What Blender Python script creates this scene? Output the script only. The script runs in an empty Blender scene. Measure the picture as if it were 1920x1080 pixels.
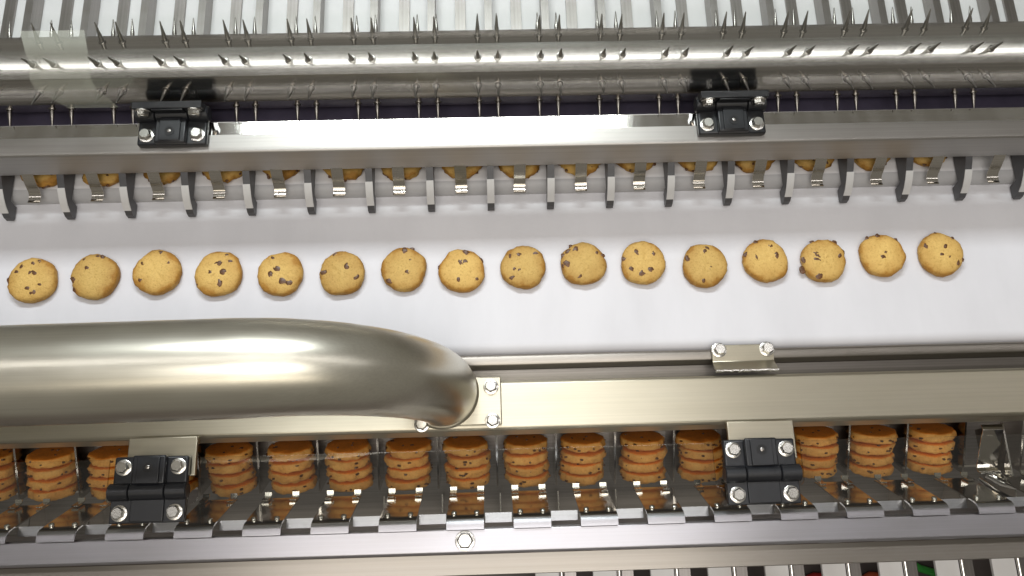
import bpy, bmesh, math, random
from mathutils import Vector, Matrix, noise

# ------------------------------------------------------------------ camera, world, lamps, exposure
S = 0.001                      # everything below is written in millimetres
scn = bpy.context.scene
col = scn.collection
R = math.radians

cam_d = bpy.data.cameras.new("camera")
cam = bpy.data.objects.new("camera", cam_d)
col.objects.link(cam)
cam.location = Vector((-2.24, -311.147, 940.52)) * S
cam.rotation_euler = (0.29699, -0.016524, -0.029681)
cam_d.sensor_width = 36.0
cam_d.lens = 1598.96 / 1920 * 36.0
cam_d.clip_start = 0.01
cam_d.clip_end = 50
scn.camera = cam

w = bpy.data.worlds.new("World")
scn.world = w
w.use_nodes = True
bg = w.node_tree.nodes["Background"]
bg.inputs[0].default_value = (0.84, 0.78, 0.68, 1)
bg.inputs[1].default_value = 0.26

def lamp(name, loc, sx, sy, power, colour, target):
    l = bpy.data.lights.new(name, 'AREA')
    l.shape = 'RECTANGLE'
    l.size = sx * S
    l.size_y = sy * S
    l.energy = power
    l.color = colour
    o = bpy.data.objects.new(name, l)
    col.objects.link(o)
    o.location = Vector(loc) * S
    d = Vector(target) * S - o.location
    o.rotation_euler = d.to_track_quat('-Z', 'Y').to_euler()
    return o

# ceiling rows of tubes: one panel towards the back, a long row straight above the roller, one in front
lamp("ceiling_panel_light", (-155, 905, 1500), 1100, 75, 24.0, (0.93, 0.98, 1.0), (-155, 100, 0))
lamp("ceiling_row_light", (0, 235, 2200), 6000, 110, 16.0, (1.0, 0.97, 0.97), (0, 235, 0))
lamp("front_ceiling_light", (-100, -1250, 1600), 1800, 200, 6.0, (1.0, 0.90, 0.76), (0, -150, 0))
lamp("broad_ceiling_light", (-40, -600, 2000), 1500, 560, 16.0, (1.0, 0.96, 0.91), (-40, -300, 0))

scn.view_settings.view_transform = 'Standard'
scn.view_settings.look = 'None'
scn.view_settings.exposure = -0.18
scn.view_settings.gamma = 1.0
scn.cycles.max_bounces = 10
scn.cycles.glossy_bounces = 6
scn.cycles.transparent_max_bounces = 16
scn.cycles.sample_clamp_indirect = 6.0

# ------------------------------------------------------------------ materials
def new_mat(name):
    m = bpy.data.materials.new(name)
    m.use_nodes = True
    nt = m.node_tree
    return m, nt, nt.nodes["Principled BSDF"]

def coords(nt, scale=(1, 1, 1), kind='Object'):
    tc = nt.nodes.new('ShaderNodeTexCoord')
    mp = nt.nodes.new('ShaderNodeMapping')
    mp.inputs['Scale'].default_value = scale
    nt.links.new(tc.outputs[kind], mp.inputs['Vector'])
    return mp.outputs['Vector']

def noise_tex(nt, vec, scale, detail=3, rough=0.55):
    n = nt.nodes.new('ShaderNodeTexNoise')
    n.inputs['Scale'].default_value = scale
    n.inputs['Detail'].default_value = detail
    n.inputs['Roughness'].default_value = rough
    nt.links.new(vec, n.inputs['Vector'])
    return n.outputs['Fac']

def ramp(nt, fac, stops):
    r = nt.nodes.new('ShaderNodeValToRGB')
    el = r.color_ramp.elements
    while len(el) < len(stops):
        el.new(0.5)
    for e, (p, c) in zip(el, stops):
        e.position = p
        e.color = (c[0], c[1], c[2], 1) if not isinstance(c, float) else (c, c, c, 1)
    nt.links.new(fac, r.inputs['Fac'])
    return r.outputs['Color']

def bump(nt, b, fac, strength, dist):
    n = nt.nodes.new('ShaderNodeBump')
    n.inputs['Strength'].default_value = strength
    n.inputs['Distance'].default_value = dist
    nt.links.new(fac, n.inputs['Height'])
    nt.links.new(n.outputs['Normal'], b.inputs['Normal'])

def steel(name, colour=(0.60, 0.58, 0.55), rough=0.28, grain=(2, 500, 500), streak=0.10, rvar=0.08, aniso=0.0, bump_s=0.0):
    m, nt, b = new_mat(name)
    b.inputs['Metallic'].default_value = 1.0
    v = coords(nt, grain)
    f = noise_tex(nt, v, 1.0, 4, 0.6)
    v2 = coords(nt, (9, 30, 30))
    f2 = noise_tex(nt, v2, 1.0, 3, 0.6)
    lo = tuple(c * (1 - streak) for c in colour)
    hi = tuple(min(1, c * (1 + streak)) for c in colour)
    c1 = ramp(nt, f, [(0.3, lo), (0.7, hi)])
    c2 = ramp(nt, f2, [(0.3, (0.93, 0.92, 0.90)), (0.7, (1.0, 1.0, 1.0))])
    mx = nt.nodes.new('ShaderNodeMixRGB')
    mx.blend_type = 'MULTIPLY'
    mx.inputs[0].default_value = 1.0
    nt.links.new(c1, mx.inputs[1])
    nt.links.new(c2, mx.inputs[2])
    nt.links.new(mx.outputs[0], b.inputs['Base Color'])
    ma = nt.nodes.new('ShaderNodeMath')
    ma.operation = 'MULTIPLY_ADD'
    ma.inputs[1].default_value = rvar
    ma.inputs[2].default_value = rough - rvar / 2
    nt.links.new(f2, ma.inputs[0])
    nt.links.new(ma.outputs[0], b.inputs['Roughness'])
    if aniso:
        b.inputs['Anisotropic'].default_value = aniso
        t = nt.nodes.new('ShaderNodeTangent')
        t.direction_type = 'RADIAL'
        t.axis = 'X'
        nt.links.new(t.outputs[0], b.inputs['Tangent'])
    if bump_s:
        bump(nt, b, f, bump_s, 0.0002)
    return m

def plastic(name, colour, rough=0.4, var=0.12, scale=40, bump_s=0.05):
    m, nt, b = new_mat(name)
    v = coords(nt)
    f = noise_tex(nt, v, scale, 4, 0.6)
    lo = tuple(c * (1 - var) for c in colour)
    hi = tuple(min(1, c * (1 + var)) for c in colour)
    nt.links.new(ramp(nt, f, [(0.3, lo), (0.7, hi)]), b.inputs['Base Color'])
    b.inputs['Roughness'].default_value = rough
    if bump_s:
        f2 = noise_tex(nt, v, 900, 2)
        bump(nt, b, f2, bump_s, 0.0003)
    return m

def belt_mat(name, colour, rough=0.42):
    m, nt, b = new_mat(name)
    v = coords(nt, (1, 0.35, 1))
    f = noise_tex(nt, v, 14, 5, 0.6)
    v2 = coords(nt, (1, 1, 1))
    f2 = noise_tex(nt, v2, 260, 3, 0.7)
    c1 = ramp(nt, f, [(0.30, tuple(c * 0.91 for c in colour)), (0.65, colour)])
    crumb = ramp(nt, f2, [(0.0, (1, 1, 1)), (0.74, (1, 1, 1)), (0.80, (0.86, 0.82, 0.74))])
    mx = nt.nodes.new('ShaderNodeMixRGB')
    mx.blend_type = 'MULTIPLY'
    mx.inputs[0].default_value = 1
    nt.links.new(c1, mx.inputs[1])
    nt.links.new(crumb, mx.inputs[2])
    nt.links.new(mx.outputs[0], b.inputs['Base Color'])
    b.inputs['Roughness'].default_value = rough
    bump(nt, b, noise_tex(nt, v2, 1500, 2), 0.04, 0.0003)
    return m

def clear_mat(name, tint=(0.97, 0.98, 0.97), refl=1.0, rough=0.02, k=1.0):
    m = bpy.data.materials.new(name)
    m.use_nodes = True
    nt = m.node_tree
    nt.nodes.clear()
    out = nt.nodes.new('ShaderNodeOutputMaterial')
    tr = nt.nodes.new('ShaderNodeBsdfTransparent')
    tr.inputs[0].default_value = (*tint, 1)
    gl = nt.nodes.new('ShaderNodeBsdfGlossy')
    gl.inputs['Roughness'].default_value = rough
    gl.inputs['Color'].default_value = (refl, refl, refl, 1)
    lw = nt.nodes.new('ShaderNodeLayerWeight')
    lw.inputs['Blend'].default_value = 0.5
    pw = nt.nodes.new('ShaderNodeMath')
    pw.operation = 'POWER'
    pw.inputs[1].default_value = 5.0
    nt.links.new(lw.outputs['Facing'], pw.inputs[0])
    fr = nt.nodes.new('ShaderNodeMath')
    fr.operation = 'MULTIPLY_ADD'
    fr.inputs[1].default_value = 0.96 * k
    fr.inputs[2].default_value = 0.04 * k
    nt.links.new(pw.outputs[0], fr.inputs[0])
    mx = nt.nodes.new('ShaderNodeMixShader')
    nt.links.new(fr.outputs[0], mx.inputs[0])
    nt.links.new(tr.outputs[0], mx.inputs[1])
    nt.links.new(gl.outputs[0], mx.inputs[2])
    nt.links.new(mx.outputs[0], out.inputs['Surface'])
    return m

def cookie_mat(name, centre, edge, under, warm):
    m, nt, b = new_mat(name)
    tc = nt.nodes.new('ShaderNodeTexCoord')
    sep = nt.nodes.new('ShaderNodeSeparateXYZ')
    nt.links.new(tc.outputs['Object'], sep.inputs[0])
    oi = nt.nodes.new('ShaderNodeObjectInfo')
    off = nt.nodes.new('ShaderNodeVectorMath')
    off.operation = 'MULTIPLY_ADD'
    cmb = nt.nodes.new('ShaderNodeCombineXYZ')
    for k in range(3):
        nt.links.new(oi.outputs['Random'], cmb.inputs[k])
    nt.links.new(cmb.outputs[0], off.inputs[0])
    off.inputs[1].default_value = (3, 5, 7)
    nt.links.new(tc.outputs['Object'], off.inputs[2])
    v = off.outputs[0]
    ln = nt.nodes.new('ShaderNodeVectorMath')
    ln.operation = 'LENGTH'
    fl = nt.nodes.new('ShaderNodeCombineXYZ')
    nt.links.new(sep.outputs[0], fl.inputs[0])
    nt.links.new(sep.outputs[1], fl.inputs[1])
    nt.links.new(fl.outputs[0], ln.inputs[0])
    n1 = noise_tex(nt, v, 55, 3, 0.5)
    ad = nt.nodes.new('ShaderNodeMath')
    ad.operation = 'MULTIPLY_ADD'
    ad.inputs[1].default_value = 1 / 0.027
    nt.links.new(ln.outputs['Value'], ad.inputs[0])
    sc = nt.nodes.new('ShaderNodeMath')
    sc.operation = 'MULTIPLY_ADD'
    sc.inputs[1].default_value = 1.1
    sc.inputs[2].default_value = -0.55
    nt.links.new(n1, sc.inputs[0])
    nt.links.new(sc.outputs[0], ad.inputs[2])
    mid = tuple((a + c) / 2 for a, c in zip(centre, edge))
    top = ramp(nt, ad.outputs[0], [(0.25, centre), (0.62, tuple(0.75 * a + 0.25 * c for a, c in zip(centre, edge))), (0.86, mid), (1.0, edge)])
    # underside baked browner; on stacked cookies its orange also holds the warm light
    zz = nt.nodes.new('ShaderNodeMapRange')
    zz.inputs['From Min'].default_value = 0.0003
    zz.inputs['From Max'].default_value = 0.0016
    nt.links.new(sep.outputs[2], zz.inputs['Value'])
    un = ramp(nt, n1, [(0.3, tuple(c * 0.8 for c in under)), (0.7, under)])
    mx = nt.nodes.new('ShaderNodeMixRGB')
    nt.links.new(zz.outputs[0], mx.inputs[0])
    nt.links.new(un, mx.inputs[1])
    nt.links.new(top, mx.inputs[2])
    # fine mottling and a small shift of tone from biscuit to biscuit
    n2 = noise_tex(nt, v, 420, 4, 0.7)
    mot = ramp(nt, n2, [(0.30, (0.62, 0.54, 0.42)), (0.44, (0.96, 0.95, 0.94)), (0.70, (1.10, 1.10, 1.12))])
    m2 = nt.nodes.new('ShaderNodeMixRGB')
    m2.blend_type = 'MULTIPLY'
    m2.inputs[0].default_value = 0.8
    nt.links.new(mx.outputs[0], m2.inputs[1])
    nt.links.new(mot, m2.inputs[2])
    hs = nt.nodes.new('ShaderNodeHueSaturation')
    mr = nt.nodes.new('ShaderNodeMapRange')
    mr.inputs['To Min'].default_value = 0.86
    mr.inputs['To Max'].default_value = 1.10
    nt.links.new(oi.outputs['Random'], mr.inputs['Value'])
    nt.links.new(mr.outputs[0], hs.inputs['Value'])
    nt.links.new(m2.outputs[0], hs.inputs['Color'])
    nt.links.new(hs.outputs[0], b.inputs['Base Color'])
    b.inputs['Roughness'].default_value = 0.62
    b.inputs['Specular IOR Level'].default_value = 0.3
    hb = nt.nodes.new('ShaderNodeMath')
    hb.operation = 'ADD'
    nt.links.new(n2, hb.inputs[0])
    nt.links.new(noise_tex(nt, v, 160, 3, 0.6), hb.inputs[1])
    bump(nt, b, hb.outputs[0], 0.55, 0.0012)
    return m

M = {}
M['steel'] = steel('brushed_steel', (0.60, 0.575, 0.54), 0.33, aniso=0.7)
M['rail'] = steel('satin_steel_rail', (0.52, 0.485, 0.39), 0.36, rvar=0.06, streak=0.05, aniso=0.75)
M['frame'] = steel('satin_steel_frame', (0.44, 0.435, 0.47), 0.34, streak=0.05, aniso=0.7)
M['bar'] = steel('cross_bar_steel', (0.42, 0.405, 0.39), 0.40, streak=0.06, aniso=0.55)
M['flange2'] = steel('lower_flange_steel', (0.36, 0.335, 0.305), 0.36, streak=0.06, aniso=0.7)
M['roller'] = steel('ground_steel_roller', (0.58, 0.565, 0.55), 0.16, streak=0.12, rvar=0.06)
M['pipe'] = steel('satin_steel_pipe', (0.70, 0.68, 0.59), 0.32, streak=0.05, rvar=0.12)
M['mirror'] = steel('polished_steel', (0.66, 0.64, 0.62), 0.06, streak=0.04, rvar=0.03)
M['clip'] = steel('spring_clip_steel', (0.66, 0.63, 0.58), 0.14, rvar=0.06)
M['bracket'] = steel('polished_bracket_steel', (0.58, 0.55, 0.52), 0.13, streak=0.06, rvar=0.05)
M['bolt'] = steel('bolt_steel', (0.72, 0.71, 0.68), 0.24, grain=(80, 80, 80), rvar=0.1)
M['spike'] = steel('spike_steel', (0.30, 0.285, 0.27), 0.30, grain=(60, 60, 60))
M['darksteel'] = steel('dark_steel', (0.31, 0.29, 0.285), 0.40, streak=0.15)
M['guide'] = steel('lane_guide_steel', (0.32, 0.30, 0.29), 0.38, grain=(500, 3, 500))
M['belt'] = belt_mat('white_belt', (0.70, 0.70, 0.735))
M['belt2'] = belt_mat('infeed_belt', (0.74, 0.735, 0.75))
M['lane'] = belt_mat('lane_belt', (0.80, 0.78, 0.77))
M['nose_shade'] = plastic('grey_nose_shade', (0.46, 0.46, 0.47), 0.45, 0.06)  # grey holds the bar's shade on the rounded belt nose
M['grey'] = plastic('grey_divider_plastic', (0.07, 0.07, 0.075), 0.42)
M['lit_edge'] = plastic('pale_lit_edge', (0.62, 0.62, 0.62), 0.35, 0.05)  # lamplight on the sloped divider tops, put into a pale colour
M['black'] = plastic('black_hinge_plastic', (0.012, 0.013, 0.016), 0.34, 0.2, 60, 0.12)
M['blackhole'] = plastic('black_socket', (0.004, 0.004, 0.005), 0.5)
M['gap_shade'] = plastic('dark_gap_shade', (0.08, 0.07, 0.11), 0.40, 0.25, 20)  # dark colour painted for the shade under the roller
M['floor'] = plastic('dark_floor', (0.12, 0.10, 0.095), 0.55, 0.4, 8)
M['clear'] = clear_mat('clear_guard')
M['panel'] = clear_mat('clear_front_panel', (0.985, 0.985, 0.98), 0.6, 0.04, 0.12)
M['edge'] = clear_mat('clear_guard_edge', (0.62, 0.60, 0.58), 1.0, 0.15)
M['bend'] = clear_mat('clear_guard_bend', (0.90, 0.90, 0.89), 0.4, 0.2, 0.3)
def reflection_mat(name, colour, cover):
    m = bpy.data.materials.new(name)
    m.use_nodes = True
    nt = m.node_tree
    b = nt.nodes["Principled BSDF"]
    b.inputs['Base Color'].default_value = (*colour, 1)
    b.inputs['Roughness'].default_value = 0.5
    v = coords(nt, (1, 1, 1))
    f = noise_tex(nt, v, 60, 3)
    mr = nt.nodes.new('ShaderNodeMapRange')
    mr.inputs['To Min'].default_value = cover * 0.8
    mr.inputs['To Max'].default_value = cover * 1.2
    nt.links.new(f, mr.inputs['Value'])
    nt.links.new(mr.outputs[0], b.inputs['Alpha'])
    return m
M['painted_reflection'] = reflection_mat('pale_reflection', (0.70, 0.74, 0.64), 0.15)  # pale see-through colour painted for a lamp reflection in the cover
M['red'] = plastic('red_cable', (0.55, 0.03, 0.03), 0.4)
M['orange'] = plastic('orange_cable', (0.60, 0.12, 0.05), 0.4)
M['green'] = plastic('green_cable', (0.05, 0.42, 0.06), 0.4)
M['cookie'] = cookie_mat('golden_cookie', (0.66, 0.445, 0.14), (0.40, 0.20, 0.036), (0.36, 0.14, 0.03), 0)
M['stacked'] = cookie_mat('stacked_cookie', (0.80, 0.45, 0.13), (0.72, 0.345, 0.085), (0.88, 0.27, 0.03), 0)  # underside orange includes the warm light on the stack tops
M['chip'] = plastic('chocolate', (0.115, 0.048, 0.016), 0.40, 0.45, 120, 0.3)

# ------------------------------------------------------------------ mesh helpers (millimetres)
class MB:
    def __init__(self):
        self.v = []
        self.f = []

    def add(self, vs, fs):
        o = len(self.v)
        self.v += [tuple(p) for p in vs]
        self.f += [tuple(i + o for i in f) for f in fs]
        return self

    def box(self, x0, x1, y0, y1, z0, z1):
        vs = [(x, y, z) for z in (z0, z1) for y in (y0, y1) for x in (x0, x1)]
        return self.add(vs, [(0, 2, 3, 1), (4, 5, 7, 6), (0, 1, 5, 4), (2, 6, 7, 3), (0, 4, 6, 2), (1, 3, 7, 5)])

    def extrude_x(self, prof, x0, x1):
        """closed profile [(y, z)], counter-clockwise seen from +x"""
        n = len(prof)
        vs = [(x0, y, z) for y, z in prof] + [(x1, y, z) for y, z in prof]
        fs = [(i, (i + 1) % n, n + (i + 1) % n, n + i) for i in range(n)]
        fs += [tuple(range(n - 1, -1, -1)), tuple(range(n, 2 * n))]
        return self.add(vs, fs)

    def extrude_z(self, prof, z0, z1):
        n = len(prof)
        vs = [(x, y, z0) for x, y in prof] + [(x, y, z1) for x, y in prof]
        fs = [(i, (i + 1) % n, n + (i + 1) % n, n + i) for i in range(n)]
        fs += [tuple(range(n - 1, -1, -1)), tuple(range(n, 2 * n))]
        return self.add(vs, fs)

    def lathe(self, base, axis, prof, n=16, phase=0.0):
        """prof = [(distance along axis, radius)]"""
        a = Vector(axis).normalized()
        u = a.orthogonal().normalized()
        w_ = a.cross(u)
        b = Vector(base)
        vs = []
        for h, r in prof:
            for k in range(n):
                t = 2 * math.pi * k / n + phase
                vs.append(b + a * h + (u * math.cos(t) + w_ * math.sin(t)) * r)
        fs = []
        for j in range(len(prof) - 1):
            for k in range(n):
                fs.append((j * n + k, j * n + (k + 1) % n, (j + 1) * n + (k + 1) % n, (j + 1) * n + k))
        fs.append(tuple(range(n - 1, -1, -1)))
        fs.append(tuple((len(prof) - 1) * n + k for k in range(n)))
        return self.add(vs, fs)

    def tube(self, pts, radius, n=14):
        P = [Vector(p) for p in pts]
        rad = radius if isinstance(radius, (list, tuple)) else [radius] * len(P)
        t0 = (P[1] - P[0]).normalized()
        u = t0.orthogonal().normalized()
        vs = []
        for i, p in enumerate(P):
            t = (P[min(i + 1, len(P) - 1)] - P[max(i - 1, 0)]).normalized()
            u = (u - t * u.dot(t)).normalized()
            w_ = t.cross(u)
            for k in range(n):
                a = 2 * math.pi * k / n
                vs.append(p + (u * math.cos(a) + w_ * math.sin(a)) * rad[i])
        fs = []
        for j in range(len(P) - 1):
            for k in range(n):
                fs.append((j * n + k, j * n + (k + 1) % n, (j + 1) * n + (k + 1) % n, (j + 1) * n + k))
        fs.append(tuple(range(n - 1, -1, -1)))
        fs.append(tuple((len(P) - 1) * n + k for k in range(n)))
        return self.add(vs, fs)

    def strip(self, path, width, thick):
        """bent sheet: path [(y, z)] swept over x in +-width/2 with the given thickness"""
        P = [Vector((0, y, z)) for y, z in path]
        up, lo = [], []
        for i, p in enumerate(P):
            t = (P[min(i + 1, len(P) - 1)] - P[max(i - 1, 0)]).normalized()
            nrm = Vector((0, -t.z, t.y))
            up.append((p.y + nrm.y * thick / 2, p.z + nrm.z * thick / 2))
            lo.append((p.y - nrm.y * thick / 2, p.z - nrm.z * thick / 2))
        return self.extrude_x(up + lo[::-1], -width / 2, width / 2)

    def mesh(self, name, mat, sharp=35):
        me = bpy.data.meshes.new(name)
        me.from_pydata([(x * S, y * S, z * S) for x, y, z in self.v], [], self.f)
        me.materials.append(mat)
        bm = bmesh.new()
        bm.from_mesh(me)
        bmesh.ops.recalc_face_normals(bm, faces=bm.faces)
        bm.to_mesh(me)
        bm.free()
        for p in me.polygons:
            p.use_smooth = True
        me.set_sharp_from_angle(angle=R(sharp))
        return me

    def build(self, name, mat, parent=None, loc=(0, 0, 0), bevel=0.0, sharp=35, seg=2):
        o = bpy.data.objects.new(name, self.mesh(name, mat, sharp))
        col.objects.link(o)
        o.location = Vector(loc) * S
        if parent:
            o.parent = parent
        if bevel:
            bv = o.modifiers.new('bevel', 'BEVEL')
            bv.width = bevel * S
            bv.segments = seg
            bv.limit_method = 'ANGLE'
            bv.angle_limit = R(40)
            bv.harden_normals = False
        return o

def tag(o, label=None, cat=None, group=None, kind=None):
    if label:
        o['label'] = label
    if cat:
        o['category'] = cat
    if group:
        o['group'] = group
    if kind:
        o['kind'] = kind
    return o

def empty(name, loc, label, cat, group=None, rot=(0, 0, 0)):
    o = bpy.data.objects.new(name, None)
    o.empty_display_size = 0.01
    col.objects.link(o)
    o.location = Vector(loc) * S
    o.rotation_euler = rot
    return tag(o, label, cat, group)

def linkmesh(name, me, parent, loc=(0, 0, 0), rot=(0, 0, 0), scale=(1, 1, 1)):
    o = bpy.data.objects.new(name, me)
    col.objects.link(o)
    o.parent = parent
    o.location = Vector(loc) * S
    o.rotation_euler = rot
    o.scale = scale
    return o

def copy_tree(o, parent=None):
    c = o.copy()
    col.objects.link(c)
    if parent:
        c.parent = parent
    for ch in list(o.children):
        copy_tree(ch, c)
    return c

def arc(cy, cz, r, a0, a1, n):
    return [(cy + r * math.cos(R(a0 + (a1 - a0) * i / n)), cz + r * math.sin(R(a0 + (a1 - a0) * i / n))) for i in range(n + 1)]

X0, X1 = -900, 980            # the machine runs on past both edges of the picture
P = 70.0                      # lane pitch
def lane(i):
    return (i - 7.5) * P

# hexagon bolt head along +z
def bolt_mesh(name, r=6.8, h=5.5, washer=True, mat='bolt'):
    m = MB()
    z = 0
    if washer:
        m.lathe((0, 0, 0), (0, 0, 1), [(0, r * 1.22), (1.2, r * 1.22), (1.5, r * 1.12)], 20)
        z = 1.5
    m.lathe((0, 0, 0), (0, 0, 1), [(z, r), (z + h * 0.72, r), (z + h, r * 0.80)], 6)
    m.lathe((0, 0, 0), (0, 0, 1), [(z + h * 0.9, r * 0.74), (z + h + 0.25, r * 0.74)], 18)
    return m.mesh(name, M[mat], 25)
BOLT = bolt_mesh('bolt')
SCREW = MB().lathe((0, 0, 0), (0, 0, 1), [(0, 3.0), (1.6, 3.0), (2.6, 2.0), (2.8, 0.6)], 12).mesh('screw', M['bolt'], 40)

# ------------------------------------------------------------------ setting
tag(MB().box(-1600, 1700, -1200, 1500, -262, -250).build('floor', M['floor']), kind='structure')

# ------------------------------------------------------------------ belts
belt_prof = [(86, -1.5), (110, -1.5), (110, 0)] 
prof = [(118, -18), (118, 0)] + [(-88, 0)] + arc(-88, -13, 13, 90, 200, 10)[1:] + [(-80, -20)]
b = MB().extrude_x(prof, X0, X1).build('conveyor_belt', M['belt'])
tag(b, 'wide white conveyor belt carrying the loose row of cookies', 'conveyor belt')

inf = empty('infeed_conveyor', (0, 250, 0), 'white upper feed belt divided into lanes behind the spiked roller', 'conveyor belt')
nose = [(620, -14), (620, 13)] + [(106, 13)] + arc(106, 0.5, 12.5, 90, 200, 12)[1:] + [(110, -8), (160, -14)]
MB().extrude_x([(y - 250, z) for y, z in nose], X0, X1).build('belt', M['belt2'], inf)
gm = MB().extrude_x([(8, 14), (370, 14), (370, 36), (12, 36), (8, 32)], -4.5, 4.5).mesh('lane_guide', M['guide'])
gm2 = MB().extrude_x([(8, 13.6), (370, 13.6), (370, 17), (8, 17)], -6.5, 6.5).mesh('lane_strip', M['guide'])
for k in range(-11, 12):
    linkmesh('lane_guide', gm, inf, (k * P + 2, 0, 0))
for k in range(-11, 12):
    linkmesh('lane_strip', gm2, inf, (k * P + 37, 0, 0))

MB().extrude_x([(y - 250, z) for y, z in arc(106, 0.5, 13.4, 92, 190, 10) + arc(106, 0.5, 12.8, 190, 92, 10)], X0, X1).build('nose_shade_apron', M['nose_shade'], inf)
tag(MB().box(X0, X1, 160, 282, 18, 24).build('gap_shade_sheet', M['gap_shade']),
    'dark blue black sheet painted as shade in the gap under the spiked roller', 'plate')

# ------------------------------------------------------------------ spiked roller
RC = (225.0, 66.0)
RR = 39.5
ro = empty('spiked_roller', (0, RC[0], RC[1]), 'long shiny steel roller set with rows of pointed spikes', 'roller')
PH = -15.0
rp = []
for k in range(8):                     # eight flats, each very slightly crowned
    t0 = PH + 45 * k - 22.5
    for j in range(6):
        t = R(t0 + 45 * j / 6)
        dev = abs(j / 6 - 0.5) * 2
        r = RR * (1.0 + 0.064 * dev ** 2)
        rp.append((r * math.sin(t), r * math.cos(t)))
rp = rp[::-1]
MB().extrude_x(rp, X0, X1).build('roller_body', M['roller'], ro, sharp=14)
spk = MB().lathe((0, 0, 0), (0, 0, 1), [(-1, 4.2), (1.0, 4.2), (1.4, 2.5), (9, 2.3), (10.5, 1.9), (23.5, 0.65), (24.4, 0.2)], 12).mesh('spike', M['spike'], 30)
rng = random.Random(3)
for n in (2, 1, 0, -1, -2):
    t = R(PH + 45 * n)
    for k in range(-8, 9):
        for s in (-11, 11):
            linkmesh('spike', spk, ro, (k * P + s, RR * math.sin(t), RR * math.cos(t)),
                     (-t + rng.uniform(-.03, .03), rng.uniform(-.03, .03), 0))

# ------------------------------------------------------------------ guide bar with dividers and clips
gb = empty('guide_bar', (0, 135, 42), 'brushed steel cross bar with grey dividers and spring clips hanging over the belt', 'bar')
def loc_prof(pr, oy, oz):
    return [(y - oy, z - oz) for y, z in pr]
barp = [(142, 66), (142, 71)] + arc(123, 68, 3.5, 90, 160, 5) + [(111, 42), (114, 41), (122, 64)]
MB().extrude_x(loc_prof(barp, 135, 42), X0, X1).build('bar_face', M['bar'], gb)
MB().extrude_x(loc_prof([(158, 67.5), (158, 69.6), (142.2, 69.6), (142.2, 67.5)], 135, 42), X0, X1).build('polished_strip', M['mirror'], gb)
MB().extrude_x(loc_prof([(160, 64), (160, 67.3), (125, 67.3), (125, 64)], 135, 42), X0, X1).build('back_plate', M['darksteel'], gb)
dvp = [(150, 16), (150, 40), (116, 44), (112, 42), (104, 38), (93, 32), (84, 26), (77, 19), (72, 11), (71, 4), (74, 2.5), (88, 2.5), (91, 15.5)]
dm = MB().extrude_x(loc_prof(dvp, 135, 42), -4, 4).mesh('divider', M['grey'], 20)
wp = [(97, 35), (88, 29.5), (80, 23), (75, 16.2), (75.8, 15.6), (81, 22.2), (88.6, 28.5), (97.5, 34.2)]
wp = [(y, z + 0.9) for y, z in wp]
wm = MB().extrude_x(loc_prof(wp, 135, 42), -4.2, 4.2).mesh('lit_edge_strip', M['lit_edge'], 40)
for i in range(-2, 20):
    d = linkmesh('divider', dm, gb, (lane(i) + 35, 0, 0))
    linkmesh('lit_edge_strip', wm, d)
cm = MB().strip(loc_prof([(118, 52), (114, 46), (108, 38), (102, 29), (98.8, 23.2), (96.0, 20.6), (93.0, 19.9), (89.5, 20.0), (87.0, 20.5), (86.0, 21.6)], 135, 42), 13.5, 1.0).mesh('spring_clip', M['clip'], 50)
rng = random.Random(8)
for i in range(-2, 19):
    linkmesh('spring_clip', cm, gb, (lane(i) + rng.uniform(-1, 1), 0, 0), (0, 0, rng.uniform(-.03, .03)))

# ------------------------------------------------------------------ clear cover over the roller
uc = empty('clear_cover', (0, 168, 88), 'clear plastic cover folded over the spiked roller', 'cover')
def rel(y, z):
    return (y - 168, z - 88)
MB().extrude_x([rel(170, 86), rel(172.5, 86), rel(148.5, 168), rel(146, 167)], X0, X1).build('front_panel', M['panel'], uc)
MB().extrude_x([rel(145.8, 167.3), rel(148.6, 168.2), rel(150.5, 173.5), rel(154.5, 177.2), rel(161, 179), rel(160.4, 182), rel(152.5, 179.9), rel(147.6, 174.6)], X0, X1).build('bend', M['bend'], uc, sharp=60)
MB().extrude_x([rel(161.2, 179.1), rel(420, 222), rel(419.6, 225), rel(160.6, 182.1)], X0, X1).build('top_panel', M['clear'], uc)

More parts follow.
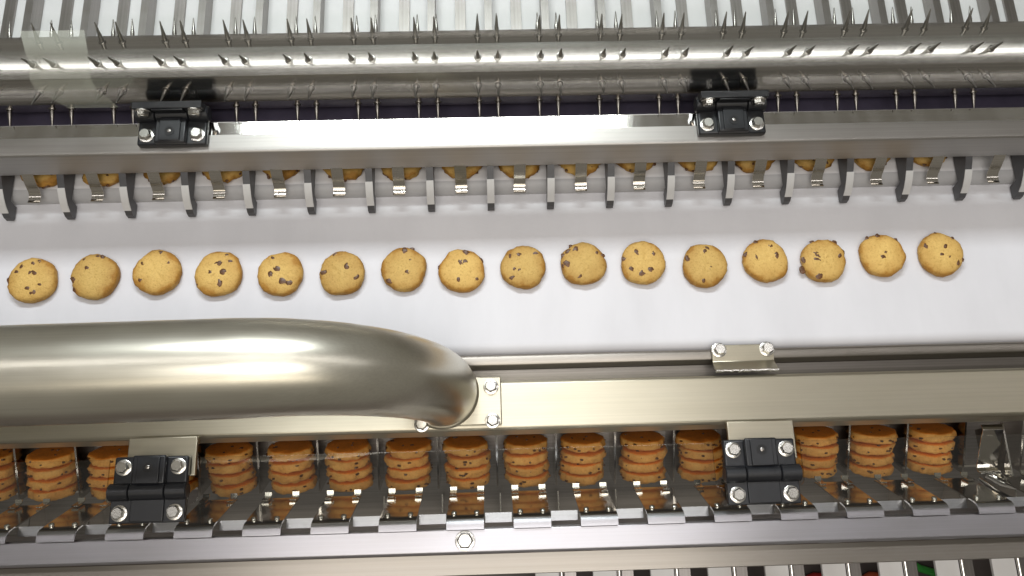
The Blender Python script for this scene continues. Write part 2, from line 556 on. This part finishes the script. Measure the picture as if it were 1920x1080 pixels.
# ------------------------------------------------------------------ hinges
def make_hinge(loc, flip, label):
    """barrel along x at the origin; the boss leaf towards +y, the plain leaf towards -y"""
    t = empty('hinge', loc, label, 'hinge', 'black hinges of the clear guards', (0, 0, math.pi if flip else 0))
    def rbox(m, x0, x1, y0, y1, z0, z1):
        m.box(x0, x1, y0, y1, z0, z1)
    z0 = -9
    m = MB()
    m.box(-38, 38, 4, 36, z0, z0 + 8)
    m.build('boss_leaf', M['black'], t, bevel=2.2, seg=3)
    m = MB()
    m.box(-17, 17, 7, 36.5, z0 + 8.1, z0 + 15)
    bs = m.build('boss', M['black'], t, bevel=1.8, seg=3)
    m = MB()
    m.box(-11.5, 11.5, 7.6, 35, z0 + 15.1, z0 + 17)
    m.build('boss_pad', M['black'], t, bevel=0.7)
    m = MB()
    m.lathe((0, 24, z0 + 17.05), (0, 0, 1), [(0, 5.6), (0.5, 5.6), (0.5, 4.0), (0.15, 3.8)], 18)
    m.build('socket', M['blackhole'], t)
    m = MB()
    m.lathe((0, 24, z0 + 17.3), (0, 0, 1), [(0, 2.3), (0.8, 2.1), (1.2, 1.2)], 10)
    m.build('socket_screw', M['spike'], t)
    for (a, c_) in ((-40, -18.5), (-18, 18), (18.5, 40)):
        m = MB()
        m.lathe((a, 0, 0), (1, 0, 0), [(0, 7.6), (0.9, 8.8), (c_ - a - 0.9, 8.8), (c_ - a, 7.6)], 28)
        m.build('knuckle', M['black'], t)
    # plain leaf: lies flat on the lower guard, stands up against the front of the upper one
    pl = bpy.data.objects.new('plain_leaf', None)
    m = MB()
    ln = 22 if flip else 31
    m.box(-38, 38, -ln, -4, z0, z0 + 8)
    m.box(-17, 17, 1 - ln, -6, z0 + 8.05, z0 + 10)
    pl = m.build('plain_leaf', M['black'], t, bevel=2.0, seg=3)
    if flip:                                   # swing the leaf upright about the barrel
        pl.rotation_euler = (R(-102), 0, 0)
    for s in (-28, 28):
        linkmesh('bolt', BOLT, t, (s, 25, z0 + 8), (0, 0, 0.3 * s))
        q = linkmesh('bolt', BOLT, pl, (s, -21 if not flip else -14.5, z0 + 8), (0, 0, 0.2 * s))
    return t
def lower_z():
    return 34
make_hinge((-358.7, -244.2, 36), False, 'left black hinge with four bolts on the clear guard over the cookie stacks')
make_hinge((276.5, -243.9, 36), False, 'right black hinge with four bolts on the clear guard over the cookie stacks')
make_hinge((-352.0, 163.0, 80.5), True, 'black plastic hinge on the steel cross bar below the left end of the spiked roller')
make_hinge((273.5, 163.5, 80.5), True, 'black plastic hinge on the steel cross bar below the right end of the spiked roller')

# ------------------------------------------------------------------ strips and rail in front of the belt
es = empty('belt_edge_rail', (0, -110, -10), 'narrow dark steel edge rail along the near end of the white belt', 'rail')
MB().extrude_x([(8, -8), (8, 9), (6, 12)] + [(-1, 12.5), (-5, 11), (-6, -8)], X0, X1).build('edge_bar', M['flange2'], es, bevel=1.5)
MB().extrude_x([(-6.3, -12), (-6.3, -8), (-32, -18), (-32, -22)][::-1], X0, X1).build('lower_strip', M['darksteel'], es)

ra = empty('cross_rail', (0, -161.5, 0), 'broad satin steel rail running above the stacked cookies', 'rail')
MB().extrude_x([(-27, -28), (27, -28), (27, 12.5), (24, 15.5), (-24, 15.5), (-27, 12.5)], X0, X1).build('rail_beam', M['rail'], ra, bevel=1.2)
for hx in (-352.0, 283.0):
    MB().box(hx - 36, hx + 36, -67, -26, 22, 26.5).build('hinge_tab', M['rail'], ra, bevel=1.0)
    MB().box(hx - 33, hx + 33, -32, -27.3, 8, 21.8).build('hinge_tab_web', M['rail'], ra, bevel=0.6)

br = empty('angle_bracket', (279, -116, 0), 'small steel bracket plate with two bolts welded to the rail at the belt edge', 'bracket')
MB().strip([(17, 6), (6, 5.5), (-2, 4.5), (-7, 8), (-12, 14.5), (-15, 16.5)], 70, 3).build('bracket_plate', M['rail'], br, bevel=0.6)
for s in (-27, 27):
    linkmesh('bolt', BOLT, br, (s, 11, 7.5), (0, 0, s))
wb = MB()
rng = random.Random(5)
for k in range(36):
    wb.lathe((-34 + 68 * k / 35, -14.5 + rng.uniform(-.4, .4), 17.0), (rng.uniform(-.2, .2), 0, 1), [(-1.0, 1.9), (0.6, 1.6), (1.4, 0.7)], 7)
wb.build('weld_bead', M['bolt'], br)

# ------------------------------------------------------------------ bent pipe on its flange
pp = empty('bent_pipe', (-58, -147, 16), 'thick satin steel pipe rising from a flange on the rail and bending to the left', 'pipe')
pts = [(0, 0, 0), (0, 0, 8)]
rb = 168
rad = [37.0, 37.5]
for i in range(0, 25):
    a = math.pi / 2 * i / 24
    pts.append((-rb * (1 - math.cos(a)), -6 * i / 24, 18 + rb * math.sin(a)))
    rad.append(38 + 6.0 * i / 24)
zt = 18 + rb
for i in range(1, 12):
    pts.append((-rb - 70 * i, -6 - 0.5 * i, zt))
    rad.append(44.0)
MB().tube(pts, rad, 56).build('pipe_body', M['pipe'], pp)
fm = MB()
fm.extrude_z([(-30, -36), (64, -36), (64, 16), (-30, 16)], 0, 4.2)
fl = fm.build('flange', M['rail'], pp, bevel=1.0)
wr = MB()
wr.lathe((0, 0, 4.3), (0, 0, 1), [(0, 40), (2.0, 39.5), (4, 37.6)], 48)
wr.build('weld_collar', M['rail'], pp, sharp=60)
for (x, y) in ((53, 5), (54, -32), (-22, -34)):
    linkmesh('bolt', BOLT, fl, (x, y, 4.2), (0, 0, x))

# ------------------------------------------------------------------ chute with the pockets of the stacks
TH = R(64)
A = Vector((0, math.sin(TH), math.cos(TH)))          # axis of the stacks, from the lowest cookie to the top one
B = Vector((0, -math.cos(TH), math.sin(TH)))         # across the stack, towards the open side
SC = Vector((0, -210, -99))
def ab(s, h):
    q = SC + A * s + B * h
    return (q.y + 210, q.z + 99)
ch = empty('stacking_chute', (0, -210, -99), 'dark steel chute divided into narrow pockets that hold the cookie stacks', 'chute')
MB().extrude_x([ab(-80, -33), ab(120, -33), ab(120, -29.5), ab(-80, -29.5)][::-1], X0, X1).build('chute_floor', M['darksteel'], ch)
fin = MB().extrude_x([ab(-27, -29.3), ab(60, -29.3), ab(60, 15), ab(-27, 15)][::-1], -1.1, 1.1).mesh('pocket_fin', M['bracket'])
finl = MB().box(-0.8, 0.8, -68, -36, -70, -20).mesh('lower_fin', M['bracket'])
stop = MB().extrude_x([ab(-30.5, -29), ab(-27.9, -29), ab(-27.9, -14), ab(-30.5, -14)][::-1], -22, 22).mesh('pocket_stop', M['bracket'])
for i in range(-3, 19):
    linkmesh('pocket_fin', fin, ch, (lane(i) + 35, 0, 0))
    linkmesh('lower_fin', finl, ch, (lane(i) + 38, 0, 0))
    linkmesh('pocket_stop', stop, ch, (lane(i), 0, 0))
MB().box(X0, X1, -108, -46, -82, -78).build('under_plate', M['darksteel'], ch)

# bent end plate at the right end of the pockets
eb = empty('end_guide', (570, -215, -40), 'bent shiny steel end guide to the right of the last cookie stack', 'guide')
MB().strip([(24, 4), (18, 6), (8, -2), (-22, -22), (-27, -20), (-30, -14)], 24, 1.6).build('bent_plate', M['mirror'], eb, bevel=0.3)
MB().box(16, 18, -34, 26, -60, -2).build('side_plate', M['bracket'], eb)
MB().tube([(0, -30, -24), (12, -40, -16), (28, -46, -8), (50, -56, 2), (90, -70, 10)], 5, 12).build('guide_rod', M['mirror'], eb)
MB().tube([(-8, -34, -30), (6, -48, -26), (20, -58, -22), (44, -66, -18)], 3, 10).build('guide_rod', M['mirror'], eb)

# ------------------------------------------------------------------ front frame with the deflector brackets
ff = empty('front_frame', (0, -300, 0), 'satin steel front frame below the chute with a row of deflector brackets', 'frame')
MB().extrude_x([(11, -12), (11, 16), (9, 18), (-13, 18), (-15, 16), (-15, -9), (-12.4, -9), (-12.4, 15), (8.4, 15), (8.4, -12)], X0, X1).build('top_flange', M['frame'], ff, bevel=0.8)
MB().box(X0, X1, -37, -15.2, -12, -9).build('lower_flange', M['flange2'], ff, bevel=0.8)
lg_m = MB().box(20.8, 49.2, 16, 26, 0, 2.5).mesh('ledge', M['frame'])
for i in range(-2, 20):
    linkmesh('ledge', lg_m, ff, (lane(i), 0, 0))
linkmesh('bolt', bolt_mesh('frame_bolt', 8.6, 8), ff, (-35.3, -2, 18), (0, 0, 0.2))
plate = MB()
plate.strip([(51, -62), (50, -56), (24, 10), (21.5, 15.5), (19.8, 18)], 39, 1.5)
pm = plate.mesh('deflector', M['bracket'], 30)
tbm = MB().strip([(19.4, 18.5), (17.8, 20.4), (15, 21.0), (9.0, 21.0)], 39, 1.5).mesh('tab', M['frame'], 50)
prm = MB().strip([(57.4, -58.6), (53.4, -59.3), (52.2, -58.0), (47.2, -45)], 7.5, 1.4).mesh('prong', M['clip'], 50)
for i in range(-2, 20):
    d = linkmesh('deflector', pm, ff, (lane(i), 0, 0))
    for s in (-15.5, 15.5):
        linkmesh('prong', prm, d, (s, 0.9, 0))
    for s in (-12, 12):
        linkmesh('screw', SCREW, d, (s, 26.2, 8), (R(-62), 0, 0))
    linkmesh('tab', tbm, d)

# clear guard over the stacks, notched round the hinges
lg = empty('clear_guard', (0, -246, 24), 'flat clear plastic guard hinged over the stacked cookies', 'cover')
out = []
ytop, ybot = 36, -38
def corner(cx, cy, r, a0, a1):
    return [(cx + r * math.cos(R(a0 + (a1 - a0) * k / 5)), cy + r * math.sin(R(a0 + (a1 - a0) * k / 5))) for k in range(6)]
out += [(X0, ybot), (X1, ybot), (X1, ytop)]
for hx in (276.5, -358.7):
    xr, xl, yb = hx + 47, hx - 47, -11
    out += [(xr, ytop)] + corner(xr - 8, yb + 8, 8, 0, -90) + corner(xl + 8, yb + 8, 8, -90, -180) + [(xl, ytop)]
out += [(X0, ytop)]
gm_ = MB().extrude_z(out, 0, 3.0)
go = gm_.build('guard_sheet', M['clear'], lg)
go.data.materials.append(M['edge'])
for p_ in go.data.polygons:
    if abs(p_.normal.z) < 0.5:
        p_.material_index = 1

# ------------------------------------------------------------------ narrow belts below the frame
lb0 = empty('lane_belt', (0, -420, -156), '', 'conveyor belt', 'narrow white belts below the front frame')
MB().box(-14.6, 14.6, -160, 130, -6, 0).build('belt', M['lane'], lb0, bevel=1)
MB().tube([(17.5, -160, 1), (17.5, 130, 1)], 2.6, 12).build('edge_rod', M['mirror'], lb0)
MB().box(21, 37, -160, 130, -40, -8).build('side_channel', M['guide'], lb0, bevel=1)
ords = ['first', 'second', 'third', 'fourth', 'fifth', 'sixth', 'seventh', 'eighth', 'ninth', 'tenth', 'eleventh', 'twelfth',
        'thirteenth', 'fourteenth', 'fifteenth', 'sixteenth', 'seventeenth', 'eighteenth']
lx = [411 + 70.6 * n for n in range(-5, 4)]
for n, x in enumerate(lx):
    o = lb0 if n == 0 else copy_tree(lb0)
    o.location = Vector((x, -420, -156)) * S
    nn = len(lx) - 1 - n
    o['label'] = ('rightmost' if nn == 0 else ords[nn] + ' from the right') + ' of the narrow white belts at the bottom edge'

def cable(name, pts, mat, label):
    tag(MB().tube(pts, 5, 10).build(name, M[mat]), label, 'cable')
cable('cable', [(370, -400, -246), (392, -366, -242), (415, -358, -240), (432, -359, -240), (450, -380, -243), (462, -420, -246)], 'red', 'red cable on the dark floor between the narrow belts')
cable('cable', [(452, -420, -246), (470, -368, -242), (490, -359, -240), (505, -360, -240), (524, -385, -243), (534, -420, -246)], 'orange', 'orange red cable lying right of the red one between the narrow belts')
cable('cable', [(525, -330, -244), (556, -352, -240), (580, -360, -240), (606, -374, -242), (630, -410, -246)], 'green', 'green cable on the dark floor between the narrow belts')

# ------------------------------------------------------------------ cookies
def cookie_shape(seed, rad=26.6, t=12.4, rough=1.0):
    rng_ = random.Random(seed)
    prof_ = [(0.0, 0.0), (0.45, 0.0), (0.89, 0.08), (0.955, 0.6), (0.985, 1.9), (1.0, 4.8), (0.995, 6.8), (0.965, 8.8), (0.905, 10.2), (0.82, 11.1), (0.68, 11.8), (0.5, 12.2), (0.3, 12.4), (0.12, 12.4)]
    na = 44
    ph = [rng_.uniform(0, 6.28) for _ in range(5)]
    am = [0.014, 0.016, 0.012, 0.010, 0.008]
    off = Vector((seed * 3.1, seed * 1.7, seed * 0.9))
    def pt(r, z, a):
        k = 1 + sum(am[j] * math.sin((j + 2) * a + ph[j]) for j in range(5))
        x, y = rad * r * k * math.cos(a), rad * r * k * math.sin(a)
        zz = z * t / 12.4
        n1 = noise.noise(Vector((x, y, zz)) * 0.16 + off) * 1.1 + noise.noise(Vector((x, y, zz)) * 0.42 + off) * 0.7
        n1 *= rough
        if z > 0.3:
            d = 1 if r < 0.8 else 0.4
            zz += n1 * d * min(1, z / 6)
            g = 0.8 if rough < 1.8 else 1.15
            x += n1 * (r ** 4) * math.cos(a) * g
            y += n1 * (r ** 4) * math.sin(a) * g
        return (x, y, zz)
    m = MB()
    vs = [pt(0, 0, 0)]
    for r, z in prof_[1:]:
        for k in range(na):
            vs.append(pt(r, z, 2 * math.pi * k / na))
    vs.append(pt(0, 12.4, 0))
    fs = []
    for k in range(na):
        fs.append((0, 1 + (k + 1) % na, 1 + k))
    nr = len(prof_) - 1
    for j in range(nr - 1):
        for k in range(na):
            fs.append((1 + j * na + k, 1 + j * na + (k + 1) % na, 1 + (j + 1) * na + (k + 1) % na, 1 + (j + 1) * na + k))
    last = len(vs) - 1
    for k in range(na):
        fs.append((1 + (nr - 1) * na + k, 1 + (nr - 1) * na + (k + 1) % na, last))
    m.add(vs, fs)
    return m, pt

def top_z(r):
    pr = [(0, 12.4), (0.3, 12.4), (0.5, 12.2), (0.68, 11.8), (0.82, 11.1), (0.905, 10.2), (0.965, 8.8), (1.0, 6)]
    for (a, za), (c_, zc) in zip(pr, pr[1:]):
        if r <= c_:
            return za + (zc - za) * (r - a) / (c_ - a)
    return 6

def chip_blob(m, cx, cy, cz, sx, sy, sz, rot, seed):
    """irregular lump: a squashed ball of 5 rings with noise"""
    off = Vector((seed * 1.3, seed * 2.1, seed * 0.7))
    n = 9
    vs = []
    rings = [(-0.7, 0.7), (0.0, 1.0), (0.55, 0.85), (0.9, 0.45)]
    for h, r in rings:
        for k in range(n):
            a = 2 * math.pi * k / n
            q = 1 + 0.45 * noise.noise(Vector((math.cos(a), math.sin(a), h)) * 1.3 + off)
            x, y = r * q * math.cos(a) * sx, r * q * math.sin(a) * sy
            vs.append((cx + x * math.cos(rot) - y * math.sin(rot), cy + x * math.sin(rot) + y * math.cos(rot), cz + h * sz * q))
    vs.append((cx, cy, cz + sz))
    fs = []
    for j in range(3):
        for k in range(n):
            fs.append((j * n + k, j * n + (k + 1) % n, (j + 1) * n + (k + 1) % n, (j + 1) * n + k))
    for k in range(n):
        fs.append((3 * n + k, 3 * n + (k + 1) % n, 4 * n))
    fs.append(tuple(range(n - 1, -1, -1)))
    m.add(vs, fs)

CH = [
 [(0,.75),(-.62,.32),(-.94,.03),(-.05,.28),(.13,.28),(.48,-.25),(.16,-.57),(-.45,.57),(-.08,-.4),(.27,.8)],
 [(-.46,.71),(.28,.82),(.1,.89),(-.3,.36),(-.82,-.14),(-.7,-.6)],
 [(-.58,.36),(-.62,-.4),(.52,.4),(.1,.85)],
 [(.03,.43),(.26,.03),(-.27,0),(.12,-.46),(.5,.46),(-.8,-.5),(.33,.78)],
 [(-.32,.7),(-.38,-.08),(.16,-.4),(.44,-.48),(-.1,.16)],
 [(-.3,.82),(-.77,.02),(.23,.25),(.66,-.25)],
 [(.04,.79),(.3,.34),(-.6,-.56),(.19,-.19),(.37,.86)],
 [(.22,.77),(-.02,.36),(.14,.36),(.65,-.43),(-.17,-.47),(-.96,.1),(.84,.4)],
 [(.57,.56),(-.2,.5),(-.58,.5),(-.43,-.14),(-.16,-.2),(-.5,-.53)],
 [(-.33,.6),(-.65,.53),(-.86,.34),(-.73,-.02),(-.88,-.15),(.59,.43),(-.24,-.62),(.85,.34),(-.54,.79)],
 [(-.28,.44),(-.84,.14),(.47,.36),(.25,-.39),(-.13,-.53),(-.58,-.34)],
 [(.14,.77),(-.78,.27),(-.17,-.75),(0,.6),(.18,-.23)],
 [(-.38,.82),(-.87,.28),(-.45,.12),(.46,.18),(.25,.6)],
 [(-.3,.19),(-.38,.3),(-.35,0),(-.95,-.4),(-.9,0),(.69,.15),(.87,.35),(-.42,.88),(.54,.8),(-.35,-.73)],
 [(-.13,.88),(.66,.65),(-.08,-.15),(-.6,.73),(.06,.08)],
 [(-.69,.35),(.17,.32),(-.06,-.08),(.26,-.2),(.6,-.45),(.86,-.3),(-.14,.92),(.6,.7)],
]
CP = [(-523.3, -3.4), (-453.5, -0.6), (-383.4, 2.8), (-313.6, -0.8), (-243.3, -2.5), (-172.8, -3.6), (-102.1, -0.2), (-35.4, -3.7),
      (35.3, -0.9), (105.1, 1.3), (174.4, 0.9), (246.0, -4.1), (317.4, 0.1), (385.3, -1.5), (455.1, 3.4), (524.3, 3.0)]
LOOK = ['many dark chips over its whole face', 'dark chips crowded at its far rim', 'four chips round an empty middle', 'big chips across its middle',
        'two dark chips near its lower edge', 'few pale chips and a plain face', 'dark chips on its far edge', 'paired chips above its centre',
        'small chips on its left half', 'chips crowded along its left edge', 'evenly spread dark chips', 'almost no chips on its pale face',
        'one dark chip on its right side', 'a chip jutting out at lower left', 'one small chip at its centre', 'chips trailing to its lower right']
rng = random.Random(21)
for i, (x, y) in enumerate(CP):
    m, pt = cookie_shape(100 + i, 26.9 if i < 4 else 26.2, 12.4, 1.2)
    pos = 'leftmost' if i == 0 else 'rightmost' if i == 15 else (ords[i] + ' from the left' if i < 8 else ords[15 - i] + ' from the right')
    o = empty('cookie', (x, y, 0.3), 'cookie with ' + LOOK[i] + ', ' + pos + ' in loose row', 'cookie', 'cookies lying loose on the white belt')
    m.build('biscuit', M['cookie'], o, sharp=180)
    for j, (u, v) in enumerate(CH[i]):
        r = math.hypot(u, v)
        big = 5.2 if (i, j) in ((13, 3), (3, 0), (3, 3), (4, 2), (10, 3), (9, 0), (9, 3), (7, 0), (6, 0)) else rng.uniform(2.9, 4.8)
        c = MB()
        z = top_z(min(r, 0.99)) - 0.7
        rr = 26.4 * (1.04 if (i, j) == (13, 3) else 0.97)
        chip_blob(c, 0, 0, 0, big, big * rng.uniform(0.6, 0.95), 1.15, rng.uniform(0, 3.1), i * 13 + j)
        c.build('chocolate_chip', M['chip'], o, (u * rr, v * rr, z), sharp=50)

# shared shapes for the other cookies, chips as one small part
VAR = []
for s in range(10):
    m, pt = cookie_shape(300 + s, 26.8 - 0.12 * (s % 5), 13.0, 2.4)
    me = m.mesh('biscuit', M['stacked'], 180)
    c = MB()
    rg = random.Random(900 + s)
    for j in range(15):
        a = rg.uniform(0, 6.28)
        if j < 8:                                   # chips showing at the rim
            r, z = 0.985, rg.uniform(2.5, 8.5)
        else:
            r = rg.uniform(0.15, 0.85)
            z = (top_z(r) - 0.5) if j < 12 else 0.2
        b_ = rg.uniform(1.4, 3.0)
        chip_blob(c, r * 26.6 * math.cos(a), r * 26.6 * math.sin(a), z, b_, b_ * 0.8, 1.3, rg.uniform(0, 3), s * 31 + j)
    cme = c.mesh('chocolate_chips', M['chip'], 50)
    VAR.append((me, cme))
VARB = []
for me, cme in VAR[:6]:
    m2 = me.copy()
    m2.materials[0] = M['cookie']
    VARB.append((m2, cme))

def put_cookie(var, loc, rot, label, group):
    o = bpy.data.objects.new('cookie', None)
    o.empty_display_size = 0.01
    col.objects.link(o)
    o.location = Vector(loc) * S
    o.rotation_mode = 'XYZ'
    o.rotation_euler = rot
    tag(o, label, 'cookie', group)
    linkmesh('biscuit', var[0], o)
    k = linkmesh('chocolate_chips', var[1], o)
    k['kind'] = 'stuff'
    return o

# the next row, half hidden behind the cross bar
rng = random.Random(77)
for i in range(16):
    pos = 'leftmost' if i == 0 else 'rightmost' if i == 15 else (ords[i] + ' from the left' if i < 8 else ords[15 - i] + ' from the right')
    put_cookie(VARB[i % 6], (lane(i) + rng.uniform(-2, 2) + 1, 134 + rng.uniform(-3, 3), 13.2), (0, 0, rng.uniform(0, 6.28)),
               pos + ' of the cookies half hidden behind the steel cross bar', 'cookies waiting behind the cross bar')

# stacks of four in the pockets, turned underside up
place = ['bottom cookie', 'second cookie up', 'third cookie up', 'topmost cookie']
rng = random.Random(55)
for i in range(-1, 16):
    if i == -1:
        where = 'in the stack cut off by the left edge'
    elif i == 15:
        where = 'in the rightmost stack'
    elif i == 2:
        where = 'in the stack behind the left black hinge'
    elif i == 12:
        where = 'in the stack hidden behind the right black hinge'
    else:
        where = 'in the ' + (ords[i] + ' full stack from the left edge' if i < 8 else ords[15 - i] + ' stack from the right end')
    bx = rng.uniform(-1.5, 1.5)
    for k in range(4):
        s = -26.5 + 13.4 * k + 12.6
        q = SC + A * s + B * rng.uniform(-1.0, 1.0)
        # local +z points down the stack so that the flat orange-brown side faces up and out
        eu = Matrix.Rotation(-TH, 3, 'X') @ Matrix.Rotation(math.pi, 3, 'X') @ Matrix.Rotation(rng.uniform(0, 6.28), 3, 'Z')
        tl = Matrix.Rotation(rng.uniform(-.04, .04), 3, 'X') @ Matrix.Rotation(rng.uniform(-.05, .05), 3, 'Y')
        put_cookie(VAR[rng.randrange(10)], (lane(i) + bx + rng.uniform(-2.1, 2.1), q.y, q.z), (tl @ eu).to_euler(),
                   place[k] + ' ' + where, 'cookies stacked in the pockets')

# pale translucent strip painted as a reflection in the cover
tag(MB().extrude_x([(233, 330), (261, 330), (261, 356), (233, 356)], X0, X1).build('shadow_beam', M['steel'], bevel=2),  # unseen beam added to cast the soft band across the belt
    'added beam out of view above the roller, casting a soft shadow across the white belt', 'beam')
fs_ = empty('reflection_strip', (-440, 168, 180), 'pale translucent strip painted as a reflection across the left end of the clear roller cover', 'painted reflection')
def quad_sheet(q, d):
    m = MB()
    q2 = [tuple(Vector(p) + Vector(d)) for p in q]
    m.add([tuple(Vector(p) - Vector((-440, 168, 180))) for p in q + q2],
          [(0, 1, 2, 3), (7, 6, 5, 4), (0, 4, 5, 1), (1, 5, 6, 2), (2, 6, 7, 3), (3, 7, 4, 0)])
    return m
quad_sheet([(-469, 200, 189.2), (-405, 200, 189.2), (-398, 163, 183.1), (-458, 163, 183.1)], (0, 0, 0.5)).build('upper_part', M['painted_reflection'], fs_)
quad_sheet([(-456, 145.3, 167), (-396, 145.3, 167), (-408, 167.3, 93), (-463, 167.3, 93)], (0, -0.5, 0)).build('lower_part', M['painted_reflection'], fs_)
quad_sheet([(-458, 162.5, 183), (-398, 162.5, 183), (-397, 150, 180.3), (-457, 150, 180.3)], (0, 0, 0.5)).build('upper_part', M['painted_reflection'], fs_)
quad_sheet([(-457, 149.6, 180.3), (-397, 149.6, 180.3), (-396, 145.2, 167.2), (-456, 145.2, 167.2)], (0, -0.5, 0)).build('upper_part', M['painted_reflection'], fs_)

bpy.context.view_layer.update()
